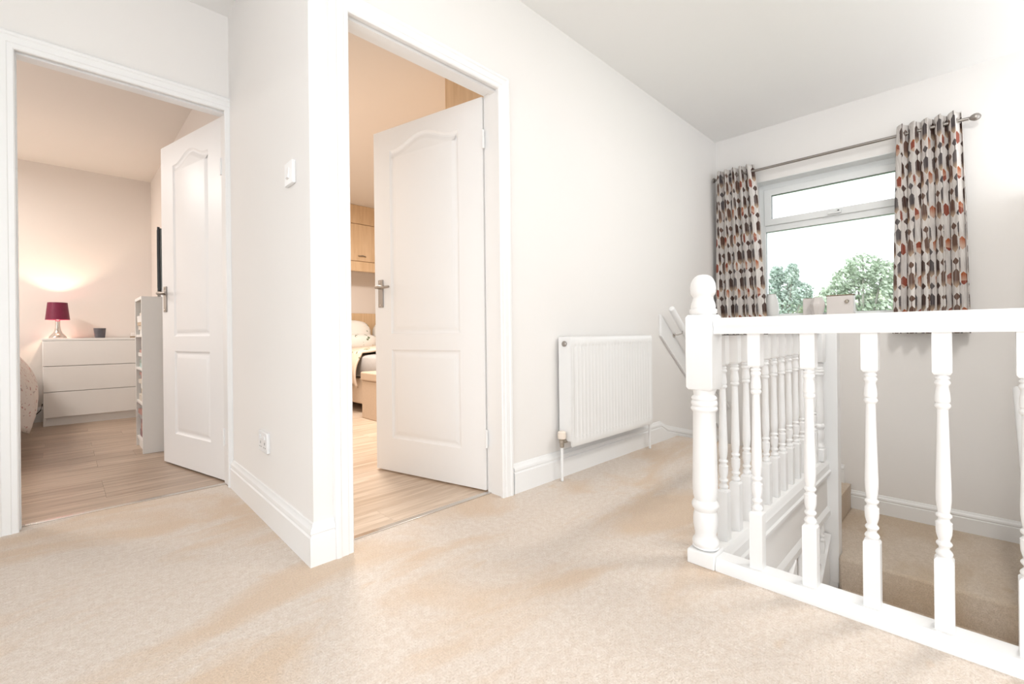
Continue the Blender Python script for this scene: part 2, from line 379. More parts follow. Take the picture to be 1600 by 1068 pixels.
AR = [(0, 0), (.012, 0), (.016, .004), (.016, .020), (.019, .023), (.019, .047), (.023, .052), (.023, .062), (.018, .069), (0, .07)]
def architrave(name, x0, x1, zt, y, label, mat='gloss'):
    """profile: a = out from wall (-Y), b = away from the opening"""
    r = empty(name); struct(r, label, 'door frame')
    n = Vector((0, -1, 0))
    mb = MB(); mb.sweep(AR, [((x0, y, 0), n, (-1, 0, 0)), ((x0, y, zt), n, (-1, 0, 1))], None); mb.build('left_jamb_moulding', mat, r, angle=25)
    mb = MB(); mb.sweep(AR, [((x0, y, zt), n, (-1, 0, 1)), ((x1, y, zt), n, (1, 0, 1))], None); mb.build('head_moulding', mat, r, angle=25)
    mb = MB(); mb.sweep(AR, [((x1, y, zt), n, (1, 0, 1)), ((x1, y, 0), n, (1, 0, 0))], None); mb.build('right_jamb_moulding', mat, r, angle=25)
    a0, a1 = x0 - .008, x1 + .008; z1 = zt + .008
    MB().box((a0 - .016, y - .001, 0), (a0, y + .105, z1 + .016)).build('jamb_lining', mat, r, smooth=False)
    MB().box((a1, y - .001, 0), (a1 + .016, y + .105, z1 + .016)).build('jamb_lining', mat, r, smooth=False)
    MB().box((a0, y - .001, z1), (a1, y + .105, z1 + .016)).build('head_lining', mat, r, smooth=False)
    MB().box((a0, y + .02, 0), (a0 + .012, y + .055, z1)).build('door_stop', mat, r, smooth=False)
    MB().box((a0 + .012, y + .02, z1 - .012), (a1, y + .055, z1)).build('door_stop', mat, r, smooth=False)
    # bedroom side moulding
    return r
architrave('trim_1', -.132, .616, 1.985, YD, 'white moulded frame around the leftmost doorway')
architrave('trim_2', .754, 1.506, 1.978, YA, 'white moulded frame around the second doorway')

# ------------------------------------------------------------------ doors
def offset_poly(pts, d):
    n = len(pts); out = []
    for i in range(n):
        a, b, c = Vector(pts[i - 1]), Vector(pts[i]), Vector(pts[(i + 1) % n])
        e1 = (b - a).normalized(); e2 = (c - b).normalized()
        n1 = Vector((-e1.y, e1.x)); n2 = Vector((-e2.y, e2.x)); m = (n1 + n2)
        m = m / max(.35, (1 + n1.dot(n2)))
        out.append(tuple(b + m * d))
    return out
def make_door(name, Wd, Hd, T, label, hinge, ang, u0, u1):
    r = empty(name, hinge, ang); struct(r, label, 'door')
    um = (u0 + u1) / 2; up = [(u0, .79), (u1, .79), (u1, 1.845)]
    N = 28
    for i in range(1, N):                      # shallow cathedral arch
        t = i / N; u = u1 + (u0 - u1) * t; q = abs(t - .5) * 2
        q2 = min(1, q / .86); h = .056 * (.5 + .5 * math.cos(PI * q2))
        up.append((u, 1.845 + h))
    up.append((u0, 1.845))
    lo = [(u0, .19), (u1, .19), (u1, .70), (u0, .70)]
    levels = [(0, 0), (.005, .005), (.012, .0085), (.020, .0085), (.024, .0075), (.040, .001), (.046, .0)]
    bm = bmesh.new()
    for side in (0, 1):
        yb = 0 if side == 0 else -T; sg = -1 if side == 0 else 1
        def V(u, z, dep): return bm.verts.new((u, yb + sg * dep, z))
        outer = [V(u, z, 0) for u, z in ((0, 0), (Wd, 0), (Wd, Hd), (0, Hd))]
        edges = [bm.edges.new((outer[i], outer[(i + 1) % 4])) for i in range(4)]
        for poly in (up, lo):
            loops = []
            for d, dep in levels:
                pp = offset_poly(poly, d); loops.append([V(u, z, dep) for u, z in pp])
            n = len(poly)
            edges += [bm.edges.new((loops[0][i], loops[0][(i + 1) % n])) for i in range(n)]
            for a, b in zip(loops, loops[1:]):
                for i in range(n): bm.faces.new((a[i], a[(i + 1) % n], b[(i + 1) % n], b[i]))
            bm.faces.new(loops[-1])
        bmesh.ops.triangle_fill(bm, use_beauty=True, use_dissolve=False, edges=edges)
        if side == 0: fo = outer
        else:
            for i in range(4): bm.faces.new((fo[i], fo[(i + 1) % 4], outer[(i + 1) % 4], outer[i]))
    bmesh.ops.recalc_face_normals(bm, faces=bm.faces)
    me = bpy.data.meshes.new('leaf'); bm.to_mesh(me); bm.free()
    me.polygons.foreach_set('use_smooth', [True] * len(me.polygons)); me.set_sharp_from_angle(angle=math.radians(14))
    me.materials.append(M['satin']); o = bpy.data.objects.new('leaf', me); COL.objects.link(o); o.parent = r; o.location = (.006, 0, .010)
    for sgn, yb in ((1, 0), (-1, -T)):       # lever handle on a plate, both faces
        uh = Wd - .045
        pl = MB().box((uh - .019, min(yb, yb + sgn * .007), .955), (uh + .019, max(yb, yb + sgn * .007), 1.115)).build('handle_plate', 'steel', r, bevel=.002)
        MB().lathe([(.012, 0), (.012, .012), (.008, .016), (.008, .05)], (uh, yb, 1.068), 16, 'y') if False else None
        lv = MB(); y1 = yb + sgn * .045
        lv.tube([(uh, yb + sgn * .005, 1.07), (uh, y1 - sgn * .008, 1.07), (uh - .006, y1, 1.07), (uh - .03, y1 + sgn * .003, 1.071), (uh - .065, y1 + sgn * .001, 1.066), (uh - .105, y1 - sgn * .004, 1.068)],
                [.009, .009, .010, .009, .0085, .007], 12)
        lv.build('lever', 'steel', pl)
        for z in (.968, 1.102):
            MB().lathe([(.0045, 0), (.0045, .002), (.003, .003)], (uh, yb + sgn * .007 - (0 if sgn > 0 else .003), z), 10, 'y').build('screw', 'chrome', pl)
        for z in (.975,): pass
    MB().box((Wd - .0005 + .006, -T * .75, .97), (Wd + .0065, -T * .25, 1.13)).build('latch_plate', 'steel', r)
    return r
def hinges(r, ycen, zs):
    for z in zs:
        h = MB().lathe([(.0065, -.045), (.0065, .045)], (-.004, ycen, z), 12).build('hinge', 'gloss', r)
        MB().box((-.004, ycen - .016, z - .04), (.007, ycen + .001, z + .04)).build('hinge_leaf', 'gloss', h)
d2 = make_door('door_2', .785, 1.972, .038, 'white panelled door standing half open beside the radiator wall', (1.506, 1.712, 0), math.radians(103.7), .155, .655)
hinges(d2, .006, (.27, 1.765))
d1 = make_door('door_1', .765, 1.985, .038, 'white panelled door opening into the bedroom with the red lamp', (.626, 2.872, 0), math.radians(102.8), .15, .60)
hinges(d1, .006, (.25, 1.72))

# ------------------------------------------------------------------ wall fittings
rzs = math.atan2(XS1 - XS0, YD - YA)      # switch wall turn
def on_switch_wall(y): return XS0 + (XS1 - XS0) * (y - YA) / (YD - YA)
sw = empty('light_switch', (on_switch_wall(1.79), 1.79, 1.40), -rzs); tag(sw, 'white single light switch on the wall between the doors', 'light switch')
MB().box((-.014, -.043, -.043), (0, .043, .043)).build('face_plate', 'plastic', sw, bevel=.003)
MB().add([(-.014, -.012, -.022), (-.014, .012, -.022), (-.014, -.012, .022), (-.014, .012, .022), (-.021, -.012, -.018), (-.021, .012, -.018), (-.016, -.012, .02), (-.016, .012, .02)],
         [(0, 1, 5, 4), (4, 5, 7, 6), (6, 7, 3, 2), (0, 4, 6, 2), (1, 3, 7, 5)]).build('rocker', 'plastic', sw, smooth=False)
so = empty('power_socket', (on_switch_wall(2.165), 2.165, .336), -rzs); tag(so, 'white power socket low on the wall between the doors', 'power socket')
MB().box((-.014, -.062, -.043), (0, .062, .043)).build('face_plate', 'plastic', so, bevel=.003)
for yy in (-.030, .030):
    MB().box((-.018, yy - .009, .012), (-.014, yy + .009, .028)).build('rocker', 'plastic', so, bevel=.0015)
    pin = MB()
    pin.box((-.0147, yy - .0022, -.010), (-.0139, yy + .0022, .001)); pin.box((-.0147, yy - .0135, -.024), (-.0139, yy - .007, -.0205)); pin.box((-.0147, yy + .007, -.024), (-.0139, yy + .0135, -.0205))
    pin.build('pin_holes', 'black', so, smooth=False)

# ------------------------------------------------------------------ radiator
ra = empty('radiator', (2.372, 1.55, .18)); tag(ra, 'white ribbed panel radiator fixed to the long wall', 'radiator')
RX0, RX1, RY, RZ1 = -.437, .437, -.042, .59
mb = MB(); N = 25; pitch = (RX1 - RX0 - .05) / N; xs = [(RX0, 0, 0), (RX0 + .012, 0, 0)]
x = RX0 + .025
for i in range(N):
    xs += [(x + pitch * .05, 0, 0), (x + pitch * .25, 1, 1), (x + pitch * .68, 1, 1), (x + pitch * .88, 0, 0)]; x += pitch
xs += [(RX1 - .012, 0, 0), (RX1, 0, 0)]
zs = [(0, 0, .004), (.012, 0, 0), (.045, 0, 0), (.058, 1, 0), (.535, 1, 0), (.548, 0, 0), (.578, 0, 0), (.59, 0, .004)]
vv = []
for zz, g, e in zs:
    for xx, gg, _ in xs: vv.append((xx, RY + e + (.008 if (g and gg) else 0), zz))
nx = len(xs)
mb.add(vv, [(j * nx + i, j * nx + i + 1, (j + 1) * nx + i + 1, (j + 1) * nx + i) for j in range(len(zs) - 1) for i in range(nx - 1)])
fp = mb.build('front_panel', 'rad', ra, angle=40, fix=False)
MB().box((RX0 + .006, RY + .004, .004), (RX1 - .006, RY + .014, .586)).build('water_channel', 'rad', ra, smooth=False)
MB().box((RX0 + .006, .032, .01), (RX1 - .006, .044, .58)).build('back_panel', 'rad', ra, smooth=False)
for x0, x1 in ((RX0 - .002, RX0 + .004), (RX1 - .004, RX1 + .002)):
    MB().box((x0, RY + .001, .03), (x1, .044, .592)).build('side_panel', 'rad', ra, bevel=.001)
gr = MB(); gr.box((RX0, RY + .003, .588), (RX1, RY + .012, .594)); gr.box((RX0, .036, .588), (RX1, .044, .594))
xx = RX0
while xx < RX1 - .005: gr.box((xx, RY + .012, .588), (xx + .006, .036, .594)); xx += .022
gr.build('top_grille', 'rad', ra, smooth=False)
for x_, zz in ((RX0 - .002, .555), (RX1 + .002, .555)):
    s_ = -1 if x_ < 0 else 1
    MB().lathe([(.015, 0), (.015, .008), (.010, .012)] if s_ > 0 else [(.010, -.012), (.015, -.008), (.015, 0)], (x_, .0, zz), 16, 'x').build('end_cap', 'steel', ra)
# valves and pipes, one at each bottom corner
for sgn, xq in ((-1, RX0 - .035), (1, RX1 + .035)):
    v = MB().lathe([(.008, -.03), (.012, -.025), (.012, -.006), (.015, -.004), (.015, .012), (.010, .016)], (xq, 0, .03), 14).build('valve', 'brass', ra)
    x0_, x1_ = (xq, RX0 + .004) if sgn < 0 else (RX1 - .004, xq)
    MB().lathe([(.010, 0), (.010, x1_ - x0_)], (x0_, 0, .03), 14, 'x').build('valve_tail', 'brass', v)
    if sgn < 0:
        MB().lathe([(.014, .045), (.021, .048), (.023, .06), (.022, .082), (.016, .088)], (xq, 0, 0), 18).build('valve_cap', 'cream_plastic', v)
    else:
        MB().lathe([(.011, .045), (.014, .05), (.013, .085), (.011, .10)], (xq, 0, 0), 16).build('valve_cap', 'cream_plastic', v)
    MB().lathe([(.0078, -.178), (.0078, .005)], (xq, 0, 0), 14).build('pipe', 'gloss', ra)
for bx in (-.30, .30):
    MB().box((bx - .015, .044, .1), (bx + .015, .06, .5)).build('wall_bracket', 'rad', ra, smooth=False)

# ------------------------------------------------------------------ turned balusters and newels
def square_to_round(mb, s, z0, z1, cx=0, cy=0, ch=.008, up=True, ends=(1, 1)):
    """square block with slightly chamfered inner ends"""
    h = s / 2
    lv = [(h, z0), (h, z1)]
    v = []
    for hh, z in ((h - ch * .6 * ends[0], z0 - ch), (h, z0), (h, z1), (h - ch * .6 * ends[1], z1 + ch)):
        v += [(cx - hh, cy - hh, z), (cx + hh, cy - hh, z), (cx + hh, cy + hh, z), (cx - hh, cy + hh, z)]
    f = [(3, 2, 1, 0), (12, 13, 14, 15)]
    for j in range(3):
        for i in range(4): f.append((j * 4 + i, j * 4 + (i + 1) % 4, (j + 1) * 4 + (i + 1) % 4, (j + 1) * 4 + i))
    mb.add(v, f)
def arc(r0, r1, z0, z1, n=5):       # bead: bulge between z0 and z1 from r0 out to r1
    return [(r0 + (r1 - r0) * math.sin(PI * i / n), z0 + (z1 - z0) * i / n) for i in range(n + 1)]
def baluster_mesh(zbot, ztop, s=.037, zshift=0.0):
    """turned spindle: square foot to z=.221, turned middle, square head from z=.677"""
    mb = MB(); q = lambda l: [(r, z + zshift) for r, z in l]
    square_to_round(mb, s, zbot, .213 + zshift, ch=.006, ends=(0, 1))
    square_to_round(mb, s, .683 + zshift, ztop, ch=.006, ends=(1, 0))
    p = [(.010, .213), (.0155, .219)] + arc(.0135, .0168, .222, .236) + [(.0105, .240), (.0105, .244)] + arc(.0115, .0158, .246, .260)
    p += [(.0112, .263), (.0128, .268), (.0152, .278), (.0160, .290), (.0158, .302), (.0162, .306), (.0130, .309), (.0112, .313)] + arc(.0110, .0158, .316, .331)
    p += [(.0118, .334), (.0135, .345), (.0150, .362), (.0152, .38), (.0143, .42), (.0125, .50), (.0112, .57), (.0108, .590)]
    p += arc(.0125, .0160, .592, .606) + [(.0148, .609), (.0152, .618), (.0140, .632), (.0118, .646)] + arc(.0130, .0158, .650, .662) + arc(.0120, .0148, .664, .673) + [(.010, .683)]
    mb.lathe(q(p), seg=20); return mb
HR = [(-.030, .783), (-.033, .790), (-.029, .800), (-.033, .808), (-.035, .820), (-.028, .832), (-.012, .837), (.012, .837), (.028, .832), (.035, .820), (.033, .808), (.029, .800), (.033, .790), (.030, .783)]
BR = [(-.040, 0), (-.040, .022), (-.034, .030), (-.030, .040), (.030, .040), (.034, .030), (.040, .022), (.040, 0)]
fb = empty('balustrade', (XR, 0, 0)); tag(fb, 'white balustrade with turned spindles guarding the stairwell in front', 'balustrade')
MB().sweep(HR, [((0, YN - .046, 0), (1, 0, 0), (0, 0, 1)), ((0, YS, 0), (1, 0, 0), (0, 0, 1))], None).build('handrail', 'gloss', fb, angle=50)
MB().sweep(BR, [((0, YN - .047, 0), (1, 0, 0), (0, 0, 1)), ((0, YS, 0), (1, 0, 0), (0, 0, 1))], None).build('base_rail', 'gloss', fb, angle=40)
b0 = baluster_mesh(.040, .780).build('baluster', 'gloss', fb, angle=27)
b0.location = (0, .485, 0)
for y in (.340, .196, .053, -.090, -.225): share(b0, fb, (0, y, 0))
# well-side balustrade along the landing strip
sb = empty('balustrade', (XR, YN, 0)); tag(sb, 'white balustrade with turned spindles running back along the landing strip', 'balustrade')
L = 3.16 - XR
MB().sweep(HR, [((.046, 0, 0), (0, 1, 0), (0, 0, 1)), ((L - .02, 0, 0), (0, 1, 0), (0, 0, 1))], None).build('handrail', 'gloss', sb, angle=50)
STR = [(-.052, -.062), (-.056, -.050), (-.056, -.040), (-.048, -.034), (-.046, .000), (-.040, .008), (-.036, .018), (-.030, .024), (.030, .024), (.036, .012), (.036, 0), (-.03, 0), (-.03, -.062)]
MB().sweep(STR, [((.048, 0, 0), (0, 1, 0), (0, 0, 1)), ((3.242 - XR, 0, 0), (0, 1, 0), (0, 0, 1))], None).build('base_rail', 'gloss', sb, angle=30)
for i in range(12):
    x_ = .165 + i * .1235
    if x_ < L - .06: share(b0, sb, (x_, 0, -.01))
FA = [(-.05, -.305), (-.05, -.275), (-.042, -.262), (-.036, -.255), (-.03, -.255), (-.03, -.305)]
MB().sweep(FA, [((.0, 0, 0), (0, 1, 0), (0, 0, 1)), ((3.242 - XR, 0, 0), (0, 1, 0), (0, 0, 1))], None).build('lower_fascia', 'gloss', sb, angle=30)

def newel_turning(mb, z):
    """turned shaft between base block top (.055) and upper block (.597), and acorn cap above .846"""
    p = [(.034, .050)] + [(.043, .056)] + arc(.040, .0435, .060, .082) + [(.036, .087), (.034, .098), (.0365, .112), (.0395, .130), (.0400, .148), (.0385, .165), (.035, .178)]
    p += arc(.038, .0440, .183, .212, 7) + [(.0350, .216), (.0385, .228), (.0402, .25), (.0402, .28), (.0392, .34), (.0375, .43), (.0365, .515)]
    p += arc(.039, .0435, .519, .537) + arc(.040, .0430, .538, .556) + arc(.038, .0415, .557, .570) + [(.034, .574), (.036, .584), (.041, .597)]
    return [(r, zz + z) for r, zz in p]
CAP = [(.040, .850), (.0445, .856), (.0445, .866), (.039, .871), (.0405, .876), (.038, .888), (.033, .903), (.0325, .910), (.036, .916), (.0395, .922), (.0415, .928), (.0405, .932), (.0415, .936), (.0410, .948), (.0385, .960), (.0335, .971), (.026, .980), (.016, .986), (.004, .988)]
nw = empty('newel_post', (XR, YN, 0)); tag(nw, 'stout white turned newel post with acorn cap at the landing corner', 'newel post')
mb = MB(); square_to_round(mb, .092, .006, .044, ch=.006, ends=(0, 1)); mb.build('base_block', 'gloss', nw, bevel=.003)
MB().lathe(newel_turning(None, 0), seg=36).build('turned_shaft', 'gloss', nw, angle=45)
mb = MB(); square_to_round(mb, .090, .603, .840, ch=.010); mb.build('upper_block', 'gloss', nw, bevel=.003)
MB().lathe(CAP, seg=36).build('acorn_cap', 'gloss', nw, angle=45)
fn = empty('newel_post', (3.185, YN, 0)); tag(fn, 'slim white turned half newel at the far end of the landing strip', 'newel post')
mb = MB(); square_to_round(mb, .078, .031, .09, ch=.006, ends=(0, 1)); mb.build('base_block', 'gloss', fn, bevel=.003)
MB().lathe([(r * .86, .09 + (z - .05) * .93) for r, z in newel_turning(None, 0)], seg=28).build('turned_shaft', 'gloss', fn, angle=45)
mb = MB(); square_to_round(mb, .078, .61, .79, ch=.006); mb.build('upper_block', 'gloss', fn, bevel=.003)
sp_ = empty('stair_post', (3.288, YN - .045, 0)); tag(sp_, 'tall square white post dropping from handrail to the lower stairs', 'newel post')
MB().box((-.045, -.045, -.70), (.045, .045, .80)).build('post', 'gloss', sp_, bevel=.003)
mb = MB(); square_to_round(mb, .08, -.73, -.705, ch=.012); mb.build('drop_foot', 'gloss', sp_, bevel=.002)

# ------------------------------------------------------------------ stairs
st = empty('staircase', (3.34, YN, 0)); tag(st, 'carpeted staircase turning down past the window', 'staircase')
def step(pts, ztop, th=.178 + .04):
    mb = MB().prism([(min(x, XB - .004) - 3.34, max(y, YS + .004) - YN) for x, y in pts], ztop - th, ztop); return mb.build('step', 'stair_carpet', st, bevel=.014)
step([(3.325, YN), (XB, YA), (3.325, YA)], -RIS, .40)
step([(3.325, YN - .005), (XB, YN - .005), (XB, YA), (3.335, YN)], -2 * RIS, .40)
step([(3.225, YS), (XB, YS), (XB, YN), (3.335, YN), (3.335, .56), (3.225, .56)], ZH, .25)
for i in range(1, 12):
    x1 = 3.245 - .225 * (i - 1); x0 = x1 - .225 - .02
    step([(x0, YS), (x1, YS), (x1, .60 if i > 1 else .555), (x0, .60 if i > 1 else .555)], ZH - RIS * i)
# lower flight: strings, spindles and rail on the well side
lo = empty('lower_balustrade', (3.235, .625, 0)); tag(lo, 'sloping white balustrade of the lower flight seen below the landing edge', 'balustrade')
SL = RIS / .225
def rake(p): return p
dv = Vector((-1, 0, -SL)).normalized(); upv = Vector((0, 0, 1))
def raked(name, prof, x0, x1, zat0, parent, mat='gloss', y=0):
    mb = MB(); mb.sweep(prof, [((x0, y, zat0), (0, 1, 0), (0, 0, 1)), ((x1, y, zat0 + (x1 - x0) * SL), (0, 1, 0), (0, 0, 1))], None)
    return mb.build(name, mat, parent, angle=30)
raked('string_board', [(-.022, -.26), (-.022, .0), (-.03, .004), (-.03, .026), (.03, .026), (.03, 0), (.0, 0), (.0, -.26)], -.01, -2.3, -.44, lo)
raked('handrail', [(-.030, 0), (-.034, .015), (-.03, .045), (-.012, .055), (.012, .055), (.03, .045), (.034, .015), (.030, 0)], -.76, -2.4, -.345, lo)
for i in range(10):
    xq = -.10 - i * .115
    zb = -.44 + .02 + (xq) * SL
    zt = min(-.315, -.345 + (xq + .76) * SL) if xq < -.76 else -.31
    mb = MB(); square_to_round(mb, .034, zb - .02, zb + .14 if zt - zb > .3 else zb + .06, ch=.005)
    h0 = zb + .14 if zt - zb > .3 else zb + .06
    n_ = [(.010, h0), (.015, h0 + .008)] + [(r, z + h0 - .215) for r, z in arc(.0135, .0165, .224, .238)] + [(.0105, h0 + .030)] + [(r, h0 + .032 + z) for r, z in arc(.0115, .0155, 0, .014)] + [(.0112, h0 + .05), (.015, h0 + .065)]
    if zt - h0 > .10:
        n_ += [(.016, h0 + .08), (.0115, zt - .01), (.012, zt + .03)]
        n_ = [a for i2, a in enumerate(n_) if i2 == 0 or a[1] > n_[i2 - 1][1] - 1e-6]
    mb.lathe(n_, seg=16); o = mb.build('baluster', 'gloss', lo, angle=38); o.location = (xq, 0, 0)
# wall handrails
def wall_rail(name, label, x0, z0, x1, ywall, yrail, slope, board=True):
    r = empty(name, (x0, ywall, z0)); tag(r, label, 'handrail')
    dx = x1 - x0; dz = -abs(dx) * slope; s_ = -1 if yrail < ywall else 1; yo = yrail - ywall
    if board:
        mb = MB(); h = .078
        pts = [(0, -h), (0, h), (dx, dz + h), (dx, dz - h)]
        t = .018 * s_
        mb.add([(a, 0, b) for a, b in pts] + [(a, t, b) for a, b in pts], [(0, 1, 2, 3), (7, 6, 5, 4), (0, 4, 5, 1), (1, 5, 6, 2), (2, 6, 7, 3), (3, 7, 4, 0)])
        mb.build('backing_board', 'gloss', r, bevel=.003)
    sx = 1 if dx > 0 else -1
    zr = .115 if board else 0
    mb = MB(); n = 8
    d_ = Vector((dx, 0, dz)).normalized(); a = Vector((.03 * sx, yo, zr)); b = Vector((dx, yo, dz + zr))
    mb.tube([a - d_ * .010, a - d_ * .006, a, a.lerp(b, .5), b], [.014, .020, .0225, .0225, .0225], 18).build('rail', 'gloss', r, angle=50)
    for t in (.16, .6):
        q = a.lerp(b, t)
        MB().tube([(q.x, .018 * s_ if board else 0, q.z - .055), (q.x, yo * .6, q.z - .055), (q.x, yo, q.z - .045), (q.x, yo, q.z - .018)], .0055, 10).build('bracket', 'chrome', r)
        MB().lathe([(.02, 0), (.02, .004), (.012, .007)] if s_ > 0 else [(.012, -.007), (.02, -.004), (.02, 0)], (q.x, .018 * s_ if board else 0, q.z - .055), 16, 'y').build('bracket_rose', 'chrome', r)
    return r
wall_rail('wall_handrail', 'white wall handrail sloping down past the radiator end', 3.105, .845, XB - .02, YA, 1.525, .78)
wall_rail('wall_handrail', 'white wall handrail at the right edge going down the lower stairs', 3.70, .46, 1.9, YS, -.175, .62, board=False)

# ------------------------------------------------------------------ window
XF = XB + .125
wi = empty('window_1', (XF, 0, 0)); struct(wi, 'white plastic window with a top light, trees outside', 'window')
def frame(name, y0, y1, z0, z1, t, d0, d1, parent, mat='upvc', bev=.004):
    mb = MB()
    o_ = [(y0, z0), (y1, z0), (y1, z1), (y0, z1)]
    i_ = [(y0 + t, z0 + t), (y1 - t, z0 + t), (y1 - t, z1 - t), (y0 + t, z1 - t)]
    v = [(d0, *p) for p in o_] + [(d0, *p) for p in i_] + [(d1, *p) for p in o_] + [(d1, *p) for p in i_]
    f = []
    for i in range(4):
        j = (i + 1) % 4
        f += [(i, j, 4 + j, 4 + i), (8 + j, 8 + i, 12 + i, 12 + j), (j, i, 8 + i, 8 + j), (4 + i, 4 + j, 12 + j, 12 + i)]
    return mb.add(v, f).build(name, mat, parent, bevel=bev)
ZT = 1.668
frame('outer_frame', WY0, WY1, WZ0, WZ1, .052, 0, .07, wi)
MB().box((.006, WY0 + .05, ZT - .025), (.066, WY1 - .05, ZT + .028)).build('transom', 'upvc', wi, bevel=.004)
sash = frame('top_sash', WY0 + .045, WY1 - .045, ZT + .026, WZ1 - .046, .055, -.012, .05, wi)
frame('gasket', WY0 + .096, WY1 - .096, ZT + .077, WZ1 - .097, .006, .0, .02, sash, 'black', 0)
frame('gasket', WY0 + .047, WY1 - .047, WZ0 + .047, ZT - .02, .006, .012, .03, wi, 'black', 0)
MB().box((.022, WY0 + .098, ZT + .079), (.026, WY1 - .098, WZ1 - .099)).build('pane', 'glass', wi, smooth=False)
MB().box((.032, WY0 + .048, WZ0 + .048), (.036, WY1 - .048, ZT - .022)).build('pane', 'glass', wi, smooth=False)
hd = MB().box((-.034, .705, ZT + .036), (-.012, .735, ZT + .062)).build('handle', 'upvc', sash, bevel=.003)
MB().box((-.046, .70, ZT + .034), (-.034, .79, ZT + .05)).build('lever', 'upvc', hd, bevel=.003)
MB().lathe([(.006, -.003), (.006, 0)], (-.034, .72, ZT + .054), 12, 'x').build('key_hole', 'black', hd)
struct(MB().box((XB - .03, WY0 + .001, WZ0 - .03), (XF + .01, WY1 - .001, WZ0)).build('trim_sill', 'gloss', bevel=.006), 'white window sill holding small ceramic pots', 'window sill')
# white lining of the window head
struct(MB().box((XB + .001, WY0, WZ1 - .004), (XF, WY1, WZ1 + .002)).build('trim_head', 'upvc', smooth=False), 'white lined head of the window recess', 'window trim')

# curtain pole
XP = XB - .085; ZP = 2.128
cp = empty('curtain_pole', (XP, 0, ZP)); tag(cp, 'brushed steel curtain pole with egg shaped ends above the window', 'curtain pole')
MB().lathe([(.0105, 0), (.0105, 1.575)], (0, .005, 0), 16, 'y').build('pole', 'steel', cp)
fin = [(.008, 0), (.012, .003), (.009, .008), (.016, .016), (.0225, .028), (.0235, .038), (.019, .050), (.010, .058), (.002, .061)]
MB().lathe([(r, -z) for r, z in reversed(fin)], (0, .008, 0), 18, 'y').build('finial', 'steel', cp)
MB().lathe([(r, z * .42) for r, z in fin], (0, 1.578, 0), 18, 'y').build('finial', 'steel', cp)
for y in (.045, 1.54):
    MB().tube([(.085, y, .0), (.04, y, 0), (0, y, -.012)], .006, 10).build('bracket', 'steel', cp)
def curtain(label, yt0, yt1, yb0, yb1, z0, z1, folds, phase, seed):
    r = empty('curtain', (XP, (yt0 + yt1) / 2, z0)); tag(r, label, 'curtain')
    rr = random.Random(seed); n = folds * 22; rows = 36; amp = .040
    mb = MB(); uv = []; jit = [rr.uniform(-.25, .25) for _ in range(folds + 2)]; am = [rr.uniform(.8, 1.25) for _ in range(folds + 2)]
    cy = (yt0 + yt1) / 2
    for j in range(rows + 1):
        t = j / rows; z = z1 + (z0 - z1) * t; acc = 0; prev = None
        ya = yt0 + (yb0 - yt0) * (t ** .7); yb = yt1 + (yb1 - yt1) * (t ** .7)
        for i in range(n + 1):
            s = i / n; f = s * folds; kf = int(min(f, folds - 1e-6)); loc = f - kf
            jj = jit[kf] * (1 - loc) + jit[kf + 1] * loc; aa = am[kf] * (1 - loc) + am[kf + 1] * loc
            ph = 2 * PI * f + phase
            xo = -.020 + amp * aa * math.sin(ph + jj * t * 1.6) + .006 * math.sin(3.1 * ph + 5 * t) * t
            y = ya + (yb - ya) * s + .012 * math.sin(2 * ph + 1.0 + jj) * (.5 + .5 * t)
            p = Vector((xo + .004 * math.sin(7 * t + f), y - cy, z - z0))
            mb.v.append(tuple(p)); 
            if prev is not None: acc += math.hypot(p.x - prev.x, p.y - prev.y)
            prev = p; uv.append((acc * 1.0, z))
    mb.uv = uv
    for j in range(rows):
        for i in range(n):
            a = j * (n + 1) + i; mb.f.append((a, a + 1, a + n + 2, a + n + 1))
    o = mb.build('cloth', 'curtain', r, angle=80, fix=False)
    md = o.modifiers.new('thickness', 'SOLIDIFY'); md.thickness = .0025; md.offset = 0
    for i in range(folds * 2):       # eyelet rings where the cloth crosses the pole
        f = (i + .5 - (phase / PI) % 1 * 1.0) / 2 if False else (i * PI - phase) / (2 * PI)
        if f < 0.05 or f > folds - .05: continue
        y = yt0 + (yt1 - yt0) * f / folds - cy
        ring = MB(); R_, r_ = .019, .0035; ns, nt = 18, 8; v = []; ff = []
        for a in range(ns):
            for b in range(nt):
                A = 2 * PI * a / ns; B = 2 * PI * b / nt
                v.append(((R_ + r_ * math.cos(B)) * math.cos(A), y + r_ * math.sin(B), ZP - z0 + (R_ + r_ * math.cos(B)) * math.sin(A)))
                ff.append((a * nt + b, ((a + 1) % ns) * nt + b, ((a + 1) % ns) * nt + (b + 1) % nt, a * nt + (b + 1) % nt))
        ring.add(v, ff).build('eyelet', 'steel', r, angle=60)
    return r
curtain('feather print curtain hanging at the right side of the window', .030, .345, .0, .375, .765, 2.185, 5, .4, 11)
curtain('feather print curtain hanging beside the corner left of the window', 1.27, 1.558, 1.18, 1.585, .765, 2.185, 5, .9, 23)

